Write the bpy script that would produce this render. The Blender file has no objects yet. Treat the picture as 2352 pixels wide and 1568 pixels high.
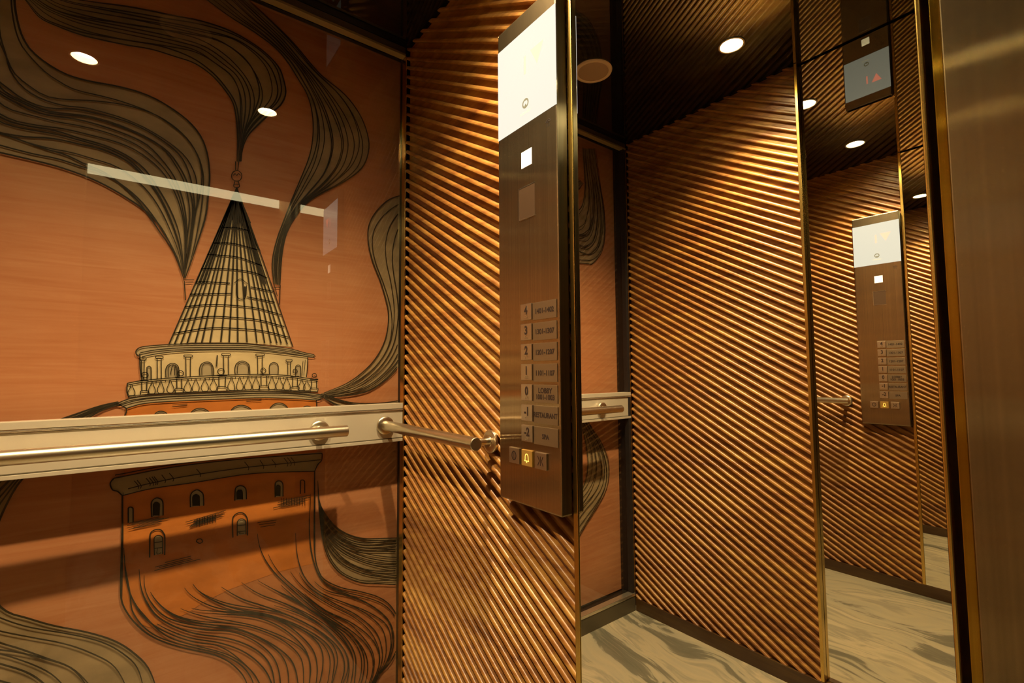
import bpy, bmesh, math, random
from mathutils import Vector, Matrix
C = bpy.context.scene.collection
S = bpy.context.scene
rad = math.radians

# ------------------------------------------------------------------ camera
CAM = Vector((-0.649, -1.3905, 1.0444))
fwd = Vector((0.60945347, 0.79031811, 0.06295833))
rgt = Vector((0.79212891, -0.61031719, -0.00668666))
upv = Vector((-0.03313997, -0.05394632, 0.99799376))
cd = bpy.data.cameras.new('camera'); cam = bpy.data.objects.new('camera', cd); C.objects.link(cam)
cam.matrix_world = Matrix(((rgt.x, upv.x, -fwd.x, CAM.x), (rgt.y, upv.y, -fwd.y, CAM.y), (rgt.z, upv.z, -fwd.z, CAM.z), (0, 0, 0, 1)))
cd.sensor_fit = 'HORIZONTAL'; cd.sensor_width = 36; cd.lens = 1102.06 / 2352 * 36
cd.clip_start = 0.01
S.camera = cam
# ------------------------------------------------------------------ world, exposure
w = bpy.data.worlds.new('world'); S.world = w; w.use_nodes = True
w.node_tree.nodes['Background'].inputs[0].default_value = (1, .72, .42, 1)
w.node_tree.nodes['Background'].inputs[1].default_value = 0.02
S.view_settings.view_transform = 'Standard'; S.view_settings.look = 'None'
S.view_settings.exposure = 0.0; S.view_settings.gamma = 1; S.view_settings.use_curve_mapping = False
cy = S.cycles
cy.max_bounces = 11; cy.glossy_bounces = 10; cy.diffuse_bounces = 2; cy.transparent_max_bounces = 16
cy.sample_clamp_indirect = 25.0; cy.blur_glossy = 0.0
cy.use_denoising = True
cy.use_adaptive_sampling = True; cy.adaptive_threshold = 0.015
# ------------------------------------------------------------------ lamps' light
LAMPS = [(-0.281, -0.645), (-0.835, -0.645)]
LAMP_W = 124.0
LAMP_COL = (1, .72, .38)
H = 2.099            # ceiling height
W = 1.1227           # clear width between the two mirrors
for lx, ly in LAMPS:
    l = bpy.data.lights.new('lamp_light', 'SPOT'); l.energy = LAMP_W; l.color = LAMP_COL
    l.spot_size = rad(112); l.spot_blend = 1.0; l.shadow_soft_size = 0.016
    o = bpy.data.objects.new('lamp_light', l); o.location = (lx, ly, H + 0.004); C.objects.link(o)

# ------------------------------------------------------------------ helpers
def mat(name, col, rough=.5, metal=0, spec=.5, emit=None, es=0, coat=0, coat_r=.1):
    m = bpy.data.materials.new(name); m.use_nodes = True
    b = m.node_tree.nodes['Principled BSDF']
    b.inputs['Base Color'].default_value = (*col, 1); b.inputs['Roughness'].default_value = rough
    b.inputs['Metallic'].default_value = metal; b.inputs['Specular IOR Level'].default_value = spec
    b.inputs['Coat Weight'].default_value = coat; b.inputs['Coat Roughness'].default_value = coat_r
    if emit: b.inputs['Emission Color'].default_value = (*emit, 1); b.inputs['Emission Strength'].default_value = es
    return m
def nd(m, t, **k):
    n = m.node_tree.nodes.new(t)
    for a, v in k.items():
        if a.startswith('i_'):
            n.inputs[a[2:].replace('_', ' ')].default_value = v
        else: setattr(n, a, v)
    return n
def lk(m, a, b): m.node_tree.links.new(a, b)
def bsdf(m): return m.node_tree.nodes['Principled BSDF']
def ramp(m, fac, stops):
    r = nd(m, 'ShaderNodeValToRGB'); e = r.color_ramp.elements
    while len(e) < len(stops): e.new(.5)
    for x, (p, c) in zip(e, stops): x.position = p; x.color = (*c, 1)
    lk(m, fac, r.inputs[0]); return r
def objcoord(m, scale=(1, 1, 1), rot=(0, 0, 0)):
    t = nd(m, 'ShaderNodeTexCoord'); mp = nd(m, 'ShaderNodeMapping')
    mp.inputs['Scale'].default_value = scale; mp.inputs['Rotation'].default_value = rot
    lk(m, t.outputs['Object'], mp.inputs[0]); return mp.outputs[0]
def obj(name, bm, m, parent=None, smooth=False, label=None):
    me = bpy.data.meshes.new(name); 
    bmesh.ops.recalc_face_normals(bm, faces=bm.faces) if smooth is not None else None
    bm.to_mesh(me); bm.free()
    for x in (m if isinstance(m, (list, tuple)) else [m]): me.materials.append(x)
    if smooth:
        for p in me.polygons: p.use_smooth = True
    o = bpy.data.objects.new(name, me); C.objects.link(o)
    if parent: o.parent = parent
    if label: o['label'] = label
    return o
def tag(o, label, cat, group=None):
    o['label'] = label; o['category'] = cat
    if group: o['group'] = group
    return o
def struct(o): o['kind'] = 'structure'; return o
def empty(name, loc, label, cat, group=None):
    o = bpy.data.objects.new(name, None); o.location = loc; o.empty_display_size = .05; C.objects.link(o)
    tag(o, label, cat, group); return o
def box(bm, x0, y0, z0, x1, y1, z1, bev=0, mi=0):
    vs = [bm.verts.new((x, y, z)) for x in (x0, x1) for y in (y0, y1) for z in (z0, z1)]
    fs = [bm.faces.new([vs[i] for i in f]) for f in ((0, 1, 3, 2), (4, 6, 7, 5), (0, 4, 5, 1), (2, 3, 7, 6), (0, 2, 6, 4), (1, 5, 7, 3))]
    for f in fs: f.material_index = mi
    if bev:
        es = list({e for f in fs for e in f.edges})
        r = bmesh.ops.bevel(bm, geom=es, offset=bev, segments=2, profile=.6, affect='EDGES')
        for f in r['faces']: f.material_index = mi
def lathe(bm, prof, c, axis='z', n=48, mi=0, closed=False):
    """revolve (radius, height) pairs around an axis through c"""
    rings = []
    for r, h in prof:
        ring = []
        for i in range(n):
            a = 2 * math.pi * i / n; u, v = r * math.cos(a), r * math.sin(a)
            p = {'z': (u, v, h), 'y': (u, h, v), 'x': (h, u, v)}[axis]
            ring.append(bm.verts.new((c[0] + p[0], c[1] + p[1], c[2] + p[2])))
        rings.append(ring)
    for a, b in zip(rings, rings[1:]):
        for i in range(n):
            f = bm.faces.new((a[i], a[(i + 1) % n], b[(i + 1) % n], b[i])); f.material_index = mi
    if closed:
        for r in (rings[0], rings[-1]):
            f = bm.faces.new(r); f.material_index = mi
# ------------------------------------------------------------------ materials
def wood_mat(name, ang, dark=1.0):
    m = mat(name, (.4, .15, .04), .42, coat=.35, coat_r=.32)
    v = objcoord(m, (14, 3, 42), (ang, 0, 0))
    n = nd(m, 'ShaderNodeTexNoise', i_Scale=2.2, i_Detail=8.0, i_Roughness=.65, i_Distortion=.3); lk(m, v, n.inputs['Vector'])
    v2 = objcoord(m, (2, 1.2, 22), (ang, 0, 0))
    n2 = nd(m, 'ShaderNodeTexNoise', i_Scale=1.3, i_Detail=2.0); lk(m, v2, n2.inputs['Vector'])
    mx = nd(m, 'ShaderNodeMath', operation='MULTIPLY_ADD'); mx.inputs[1].default_value = .55
    ad = nd(m, 'ShaderNodeMath', operation='MULTIPLY'); ad.inputs[1].default_value = .45
    lk(m, n2.outputs[0], ad.inputs[0]); lk(m, n.outputs[0], mx.inputs[0]); lk(m, ad.outputs[0], mx.inputs[2])
    d = dark
    r = ramp(m, mx.outputs[0], [(.30, (.10*d, .028*d, .006*d)), (.47, (.28*d, .115*d, .024*d)), (.60, (.40*d, .205*d, .044*d)), (.74, (.48*d, .28*d, .075*d))])
    lk(m, r.outputs[0], bsdf(m).inputs['Base Color'])
    bp = nd(m, 'ShaderNodeBump', i_Strength=.12, i_Distance=.002); lk(m, n.outputs[0], bp.inputs['Height']); lk(m, bp.outputs[0], bsdf(m).inputs['Normal'])
    return m
def brushed(name, col, rough, streak=(300, 300, 1.2), soft=.45, soft_w=.2, an=.90):
    """vertically brushed metal: reflections stay sharp along the grain and smear across it"""
    m = mat(name, col, soft, 1)
    b = bsdf(m); t = m.node_tree; out = t.nodes['Material Output']
    v = objcoord(m, streak)
    n = nd(m, 'ShaderNodeTexNoise', i_Scale=1.0, i_Detail=3.0); lk(m, v, n.inputs['Vector'])
    r = ramp(m, n.outputs[0], [(.3, tuple(c * .84 for c in col)), (.7, tuple(min(1, c * 1.08) for c in col))])
    lk(m, r.outputs[0], b.inputs['Base Color'])
    g = nd(m, 'ShaderNodeBsdfAnisotropic', i_Roughness=rough, i_Anisotropy=an); g.distribution = 'GGX'
    tg = nd(m, 'ShaderNodeCombineXYZ'); tg.inputs[2].default_value = 1
    lk(m, tg.outputs[0], g.inputs['Tangent']); lk(m, r.outputs[0], g.inputs['Color'])
    mx = nd(m, 'ShaderNodeMixShader', i_Fac=soft_w); lk(m, g.outputs[0], mx.inputs[1]); lk(m, b.outputs[0], mx.inputs[2])
    lk(m, mx.outputs[0], out.inputs[0])
    return m
M = {}
M['wood_r'] = wood_mat('wood_ribs', rad(-30))
M['wood_dark'] = mat('wood_backing', (.045, .014, .005), .6)
M['plinth'] = wood_mat('plinth_wood', 0, .17)
M['mirror'] = mat('mirror_glass', (.90, .90, .86), 0.0, 1)
M['brass'] = mat('brass_trim', (.72, .50, .15), .26, 1)
M['gold'] = brushed('gold_trim', (.80, .52, .08), .26, soft=.25)
M['steel_panel'] = brushed('brushed_panel', (.58, .47, .31), .18, (350, 350, 1.0), soft_w=.13, an=.85)
M['steel_column'] = brushed('brushed_column', (.62, .50, .30), .27, (160, 160, .8))
M['steel_side'] = brushed('brushed_side', (.52, .42, .26), .30, (350, 350, 1.0))
M['steel_button'] = mat('steel_button', (.66, .60, .50), .32, 1)
M['label_plate'] = mat('label_plate', (.40, .33, .23), .42, 1)
M['steel_rail'] = mat('steel_rail', (.72, .66, .52), .28, 1)
M['alu'] = mat('aluminium', (.56, .51, .40), .42, .4)
M['alu_shine'] = mat('aluminium_edge', (.70, .64, .50), .25, .9)
M['alu_dark'] = mat('aluminium_dark', (.12, .10, .06), .45, .5)
M['trim_metal'] = mat('trim_metal', (.34, .26, .12), .42, .5)
M['black'] = mat('niche_shade_black', (.012, .010, .010), .5)  # shade inside the mural niche, put into a black colour
M['ceiling'] = mat('black_glass', (.004, .004, .004), .012, spec=1.0)
bsdf(M['ceiling']).inputs['Specular Tint'].default_value = (.96, 1, .80, 1)
M['ink_black'] = mat('engraving', (.02, .01, .008), .5)
M['lamp_on'] = mat('lamp_diffuser', (1, 1, 1), .5, emit=(1, .84, .55), es=250)
M['lamp_cup'] = mat('lamp_cup', (.86, .74, .46), .3, .2, emit=(1, .66, .22), es=9.0)  # lamplight on the cup wall is put in as emission
M['lamp_ring'] = mat('lamp_ring', (.5, .46, .36), .35, .7)
M['speaker_ring'] = mat('speaker_ring', (.60, .47, .30), .5)
M['grille'] = mat('speaker_grille', (.34, .24, .15), .6)
M['display'] = mat('display_screen', (.03, .03, .03), .2, emit=(1, .95, .81), es=.90)
M['display_red'] = mat('display_red', (.2, .05, .05), .3, emit=(1, .36, .25), es=2.2)
M['logo'] = mat('logo_grey', (.06, .06, .04), .5, emit=(.20, .18, .11), es=.9)
M['logo_soft'] = mat('logo_soft', (.3, .3, .2), .5, emit=(.60, .54, .38), es=1.0)
M['square'] = mat('alarm_square', (.8, .8, .75), .4, emit=(1, .93, .78), es=.72)
M['bell'] = mat('bell_glow', (1, .6, .1), .4, emit=(1, .62, .12), es=1.6)
M['bell_halo'] = mat('bell_field', (.35, .2, .05), .4, .3, emit=(1, .45, .03), es=.035)
M['card'] = mat('etched_card', (.10, .06, .035), .42, .5)
# light bar above the door
M['bar_light'] = mat('light_bar_diffuser', (1, 1, 1), .5, emit=(1, .87, .48), es=5.2)
M['dark_paint'] = mat('dark_paint', (.03, .022, .016), .6)

def board_mat():
    m = mat('mural_board', (.7, .25, .07), .62, spec=.25)
    v = objcoord(m, (2.2, 1, 34))
    d = nd(m, 'ShaderNodeTexNoise', i_Scale=1.6, i_Detail=5.0, i_Roughness=.6, i_Distortion=1.2); lk(m, v, d.inputs['Vector'])
    v2 = objcoord(m, (3, 3, 5))
    n2 = nd(m, 'ShaderNodeTexNoise', i_Scale=.9, i_Detail=3.0); lk(m, v2, n2.inputs['Vector'])
    mx = nd(m, 'ShaderNodeMath', operation='MULTIPLY_ADD'); mx.inputs[1].default_value = .5
    ad = nd(m, 'ShaderNodeMath', operation='MULTIPLY'); ad.inputs[1].default_value = .5
    lk(m, n2.outputs[0], ad.inputs[0]); lk(m, d.outputs[0], mx.inputs[0]); lk(m, ad.outputs[0], mx.inputs[2])
    r = ramp(m, mx.outputs[0], [(.33, (.37, .135, .052)), (.48, (.42, .170, .074)), (.66, (.475, .22, .105))])
    lk(m, r.outputs[0], bsdf(m).inputs['Base Color']); return m
M['board'] = board_mat()
def flat_mat(name, c, var=.15):
    m = mat(name, c, .62, spec=.25)
    v = objcoord(m, (7, 7, 16)); n = nd(m, 'ShaderNodeTexNoise', i_Scale=1.5, i_Detail=4.0); lk(m, v, n.inputs['Vector'])
    r = ramp(m, n.outputs[0], [(.3, tuple(x * (1 - var) for x in c)), (.7, tuple(x * (1 + var) for x in c))])
    lk(m, r.outputs[0], bsdf(m).inputs['Base Color']); return m
M['smoke'] = flat_mat('mural_smoke', (.285, .205, .112), .2)
M['cream'] = flat_mat('mural_cream', (0.496, 0.384, 0.217), .12)
M['stone'] = flat_mat('mural_stone', (0.322, 0.254, 0.155), .12)
M['brick'] = flat_mat('mural_brick', (.46, .145, .025), .16)
M['wash'] = flat_mat('mural_wash', (.37, .135, .045), .14)
M['ink'] = mat('mural_ink', (.024, .018, .009), .6, spec=.2)

def glass_mat():
    m = bpy.data.materials.new('clear_glass'); m.use_nodes = True; t = m.node_tree; t.nodes.clear()
    o = nd(m, 'ShaderNodeOutputMaterial'); mx = nd(m, 'ShaderNodeMixShader'); tr = nd(m, 'ShaderNodeBsdfTransparent')
    gl = nd(m, 'ShaderNodeBsdfAnisotropic'); gl.inputs['Roughness'].default_value = 0.0; gl.inputs['Color'].default_value = (1, 1, 1, 1)
    lw = nd(m, 'ShaderNodeLayerWeight', i_Blend=0.5)
    pw = nd(m, 'ShaderNodeMath', operation='POWER'); pw.inputs[1].default_value = 5.0; lk(m, lw.outputs['Facing'], pw.inputs[0])
    fr = nd(m, 'ShaderNodeMath', operation='MULTIPLY_ADD'); fr.inputs[1].default_value = .92; fr.inputs[2].default_value = .075; lk(m, pw.outputs[0], fr.inputs[0])
    tr.inputs[0].default_value = (.95, .96, .93, 1)
    lk(m, fr.outputs[0], mx.inputs[0]); lk(m, tr.outputs[0], mx.inputs[1]); lk(m, gl.outputs[0], mx.inputs[2]); lk(m, mx.outputs[0], o.inputs[0])
    return m
M['glass'] = glass_mat()

def marble():
    m = mat('marble_floor', (.4, .35, .25), .18, spec=.4)
    t = nd(m, 'ShaderNodeTexCoord')
    wn = nd(m, 'ShaderNodeTexNoise', i_Scale=1.5, i_Detail=2.0); lk(m, t.outputs['Object'], wn.inputs['Vector'])
    ws = nd(m, 'ShaderNodeVectorMath', operation='MULTIPLY_ADD'); ws.inputs[1].default_value = (.55, .55, 0); lk(m, wn.outputs['Color'], ws.inputs[0]); lk(m, t.outputs['Object'], ws.inputs[2])
    mp = nd(m, 'ShaderNodeMapping'); mp.inputs['Rotation'].default_value = (0, 0, rad(-16)); mp.inputs['Scale'].default_value = (4.2, .75, 1); lk(m, ws.outputs[0], mp.inputs[0])
    n = nd(m, 'ShaderNodeTexNoise', i_Scale=1.25, i_Detail=3.0, i_Roughness=.5, i_Distortion=.5); lk(m, mp.outputs[0], n.inputs['Vector'])
    mp2 = nd(m, 'ShaderNodeMapping'); mp2.inputs['Rotation'].default_value = (0, 0, rad(-16)); mp2.inputs['Scale'].default_value = (14, 2.2, 1); lk(m, ws.outputs[0], mp2.inputs[0])
    n2 = nd(m, 'ShaderNodeTexNoise', i_Scale=1.4, i_Detail=5.0, i_Roughness=.6, i_Distortion=1.2); lk(m, mp2.outputs[0], n2.inputs['Vector'])
    mx = nd(m, 'ShaderNodeMath', operation='MULTIPLY_ADD'); mx.inputs[1].default_value = .72
    ad = nd(m, 'ShaderNodeMath', operation='MULTIPLY'); ad.inputs[1].default_value = .28
    lk(m, n2.outputs[0], ad.inputs[0]); lk(m, n.outputs[0], mx.inputs[0]); lk(m, ad.outputs[0], mx.inputs[2])
    r = ramp(m, mx.outputs[0], [(.33, (.20, .18, .125)), (.40, (.105, .100, .072)), (.455, (.13, .122, .088)), (.475, (.27, .245, .175)), (.53, (.31, .27, .18)), (.56, (.22, .20, .145)), (.60, (.35, .30, .20)), (.70, (.25, .225, .155))])
    lk(m, r.outputs[0], bsdf(m).inputs['Base Color']); return m
M['marble'] = marble()
# ---- mural drawing: plane coordinates x, z in millimetres
SMOKE = {'smoke_a':[[(-887,2049),(-894,1953),(-898,1875),(-889,1813),(-876,1777),(-860,1758),(-837,1743),(-807,1732),(-770,1731),(-722,1737),(-680,1738),(-644,1732),(-607,1717),(-572,1695),(-546,1664),(-531,1622),(-524,1564),(-526,1508),(-530,1454),(-543,1393),(-557,1333),(-569,1286)],[(-894,2045),(-907,1946),(-919,1865),(-913,1783),(-898,1740),(-884,1706),(-866,1688),(-841,1670),(-813,1669),(-772,1678),(-728,1685),(-675,1687),(-634,1676),(-589,1650),(-559,1614),(-546,1576),(-543,1548),(-546,1498),(-554,1435),(-560,1361),(-570,1288)],[(-904,2049),(-915,1941),(-927,1836),(-925,1758),(-913,1692),(-887,1667),(-857,1652),(-823,1649),(-786,1658),(-752,1658),(-714,1654),(-674,1642),(-632,1619),(-597,1593),(-575,1555),(-562,1514),(-555,1471),(-559,1405),(-566,1343),(-571,1288)],[(-918,2051),(-933,1942),(-945,1837),(-944,1750),(-929,1688),(-911,1655),(-879,1641),(-845,1630),(-812,1632),(-776,1640),(-739,1639),(-700,1634),(-660,1626),(-631,1612),(-605,1576),(-586,1544),(-574,1504),(-566,1451),(-568,1396),(-570,1342),(-572,1288)],[(-928,2055),(-946,1940),(-964,1833),(-963,1742),(-944,1668),(-910,1623),(-867,1617),(-822,1616),(-776,1620),(-726,1619),(-673,1607),(-637,1582),(-607,1547),(-589,1507),(-578,1466),(-571,1413),(-570,1359),(-572,1295)],[(-938,2059),(-959,1938),(-978,1821),(-978,1721),(-956,1640),(-909,1596),(-866,1592),(-821,1597),(-775,1594),(-725,1590),(-685,1576),(-650,1550),(-623,1507),(-602,1462),(-586,1411),(-578,1358),(-573,1297)],[(-948,2058),(-971,1926),(-994,1813),(-994,1705),(-970,1621),(-937,1587),(-908,1571),(-865,1572),(-821,1579),(-774,1578),(-737,1575),(-698,1562),(-670,1538),(-642,1503),(-619,1458),(-600,1408),(-584,1357),(-573,1297)],[(-958,2062),(-986,1913),(-1009,1804),(-1010,1689),(-984,1602),(-940,1565),(-907,1558),(-875,1548),(-842,1542),(-808,1541),(-772,1532),(-735,1525),(-701,1506),(-668,1476),(-640,1436),(-617,1395),(-595,1356),(-575,1295)],[(-970,2070),(-1000,1892),(-1021,1794),(-1024,1671),(-998,1586),(-938,1527),(-906,1521),(-863,1518),(-818,1514),(-771,1504),(-734,1491),(-695,1471),(-654,1444),(-625,1412),(-602,1369),(-583,1326),(-571,1277)]],'smoke_b':[[(-887,1883),(-879,1873),(-857,1846),(-827,1839),(-789,1836),(-750,1840),(-708,1846),(-657,1856),(-610,1857),(-566,1856),(-528,1839),(-497,1810),(-476,1779),(-467,1737),(-463,1682),(-463,1620)],[(-881,1886),(-845,1865),(-790,1859),(-709,1871),(-610,1890),(-557,1896),(-511,1878),(-475,1859),(-457,1825),(-452,1784),(-453,1742),(-456,1684),(-459,1621)],[(-870,1892),(-831,1877),(-775,1881),(-698,1898),(-611,1918),(-546,1926),(-488,1909),(-451,1876),(-430,1841),(-424,1808),(-427,1779),(-434,1748),(-446,1707),(-451,1671),(-456,1622)],[(-853,1900),(-817,1894),(-756,1907),(-694,1922),(-612,1939),(-547,1949),(-486,1956),(-440,1938),(-407,1908),(-390,1865),(-389,1826),(-404,1789),(-430,1743),(-446,1700),(-453,1656),(-454,1622)],[(-839,1907),(-777,1923),(-695,1947),(-613,1964),(-559,1976),(-502,1980),(-453,1973),(-402,1954),(-365,1925),(-349,1885),(-345,1851),(-358,1814),(-386,1778),(-416,1735),(-439,1697),(-450,1656),(-452,1623)]],'smoke_c':[[(-556,2047),(-491,2020),(-429,2002),(-377,1980),(-343,1952),(-311,1909),(-285,1870),(-270,1816),(-267,1755),(-276,1686),(-302,1603),(-324,1538),(-341,1482),(-357,1428),(-367,1378),(-369,1341),(-364,1297)],[(-509,2070),(-450,2038),(-389,2009),(-342,1975),(-305,1943),(-270,1896),(-238,1839),(-219,1776),(-217,1722),(-238,1649),(-279,1579),(-314,1522),(-337,1466),(-352,1417),(-360,1372),(-361,1335),(-358,1295)],[(-478,2085),(-421,2049),(-360,2011),(-312,1970),(-265,1932),(-218,1887),(-182,1840),(-159,1788),(-156,1740),(-177,1678),(-227,1611),(-279,1556),(-318,1506),(-340,1453),(-352,1398),(-355,1336),(-353,1294)],[(-457,2096),(-392,2057),(-325,2012),(-252,1950),(-176,1912),(-127,1863),(-101,1806),(-96,1758),(-110,1706),(-138,1667),(-188,1621),(-239,1583),(-279,1546),(-308,1503),(-333,1447),(-344,1381),(-347,1293)]],'smoke_d':[[(79,1661),(33,1640),(-22,1612),(-66,1565),(-92,1514),(-94,1458),(-79,1398),(-52,1335),(-31,1270),(-24,1219),(-34,1152),(-61,1096),(-101,1051),(-155,1013),(-223,986)],[(104,1636),(47,1612),(1,1578),(-34,1526),(-48,1467),(-40,1404),(-17,1335),(-1,1265),(1,1215),(-7,1151),(-32,1097),(-75,1049),(-141,1007),(-222,984)],[(130,1611),(72,1576),(29,1531),(5,1475),(-1,1409),(11,1338),(25,1267),(28,1217),(15,1137),(-13,1080),(-56,1036),(-122,998),(-221,980)],[(147,1552),(105,1514),(64,1462),(46,1400),(43,1327),(50,1262),(54,1204),(37,1123),(4,1066),(-41,1024),(-102,992),(-219,977)],[(164,1431),(122,1365),(94,1302),(79,1227),(51,1131),(13,1063),(-36,1017),(-89,987),(-154,975),(-219,974)]],'smoke_e':[[(-690,981),(-722,973),(-759,958),(-801,938),(-841,900),(-878,847),(-918,794),(-975,727),(-1016,650),(-1020,576),(-997,515),(-945,458),(-873,397),(-804,326),(-747,247)],[(-689,978),(-720,971),(-755,953),(-794,929),(-832,886),(-866,839),(-906,783),(-956,711),(-986,639),(-991,580),(-970,528),(-922,483),(-861,444),(-800,395),(-727,294)],[(-689,975),(-717,967),(-750,949),(-787,919),(-826,871),(-857,827),(-890,780),(-927,722),(-947,650),(-944,591),(-913,539),(-863,499),(-823,473),(-781,440),(-738,400),(-699,319)],[(-688,973),(-714,964),(-744,943),(-779,909),(-819,856),(-838,831),(-856,797),(-875,736),(-887,664),(-883,616),(-871,578),(-852,551),(-825,532),(-783,503),(-724,469),(-676,434),(-640,394),(-611,347),(-586,264)]],'smoke_f':[[(-228,985),(-188,968),(-135,953),(-66,948),(-1,952),(60,963)],[(-233,979),(-187,949),(-121,926),(-52,915),(60,908)]],'smoke_g':[[(-235,734),(-230,677),(-212,635),(-180,592),(-143,563),(-97,542),(-35,529),(33,516),(86,506)],[(-235,734),(-228,656),(-204,596),(-162,549),(-102,513),(-34,493),(33,483),(87,477)],[(-235,734),(-227,643),(-206,569),(-161,511),(-102,472),(-34,445),(34,426),(87,413)],[(-235,734),(-227,629),(-217,560),(-200,506),(-173,464),(-141,436),(-96,410),(-33,390),(34,370),(87,356)]],'smoke_h':[[(-674,769),(-672,649),(-671,560),(-669,528),(-662,503),(-643,466),(-615,429),(-578,397),(-534,368),(-488,341),(-452,312),(-425,279),(-407,245),(-389,184)],[(-666,623),(-661,557),(-649,514),(-626,472),(-587,430),(-538,390),(-482,359),(-433,321),(-391,267),(-369,223),(-352,169)],[(-631,585),(-628,538),(-614,499),(-588,461),(-548,431),(-497,404),(-444,379),(-393,334),(-350,280),(-327,227),(-314,154)],[(-626,588),(-616,535),(-593,493),(-558,457),(-512,430),(-454,406),(-394,374),(-329,319),(-283,257),(-270,194),(-269,136)],[(-602,548),(-576,501),(-531,464),(-475,438),(-415,416),(-352,385),(-285,333),(-231,268),(-218,210),(-229,155),(-240,124)],[(-549,540),(-523,499),(-475,459),(-415,425),(-352,395),(-273,341),(-207,278),(-182,227),(-187,174),(-204,109)],[(-494,539),(-457,497),(-406,455),(-342,420),(-274,371),(-208,308),(-157,237),(-143,183),(-155,138),(-174,97)],[(-426,541),(-397,498),(-343,449),(-274,395),(-214,341),(-158,274),(-124,213),(-121,162),(-136,81)],[(-395,656),(-390,587),(-366,524),(-321,460),(-263,391),(-196,329),(-138,274),(-101,211),(-95,152),(-116,74)],[(-373,589),(-333,504),(-275,430),(-215,365),(-139,305),(-85,244),(-55,189),(-57,138),(-83,85),(-103,56)],[(-298,602),(-288,517),(-258,444),(-190,376),(-113,316),(-51,252),(-30,193),(-36,144),(-70,99),(-96,53)],[(-268,639),(-268,548),(-253,484),(-210,424),(-140,380),(-73,329),(-16,267),(-1,209),(-15,155),(-56,113),(-89,50)],[(-245,764),(-243,640),(-240,533),(-228,479),(-209,448),(-162,414),(-105,387),(-47,354),(-8,317),(19,266),(26,224),(15,179),(-9,145),(-44,120),(-83,48)]]}
SMOKE_STRANDS = {'smoke_a': (1, 0), 'smoke_b': (2, 0), 'smoke_c': (3, 0), 'smoke_d': (1, 0), 'smoke_e': (2, 0), 'smoke_f': (2, 0), 'smoke_g': (4, 0), 'smoke_h': (2, 1)}
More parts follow.
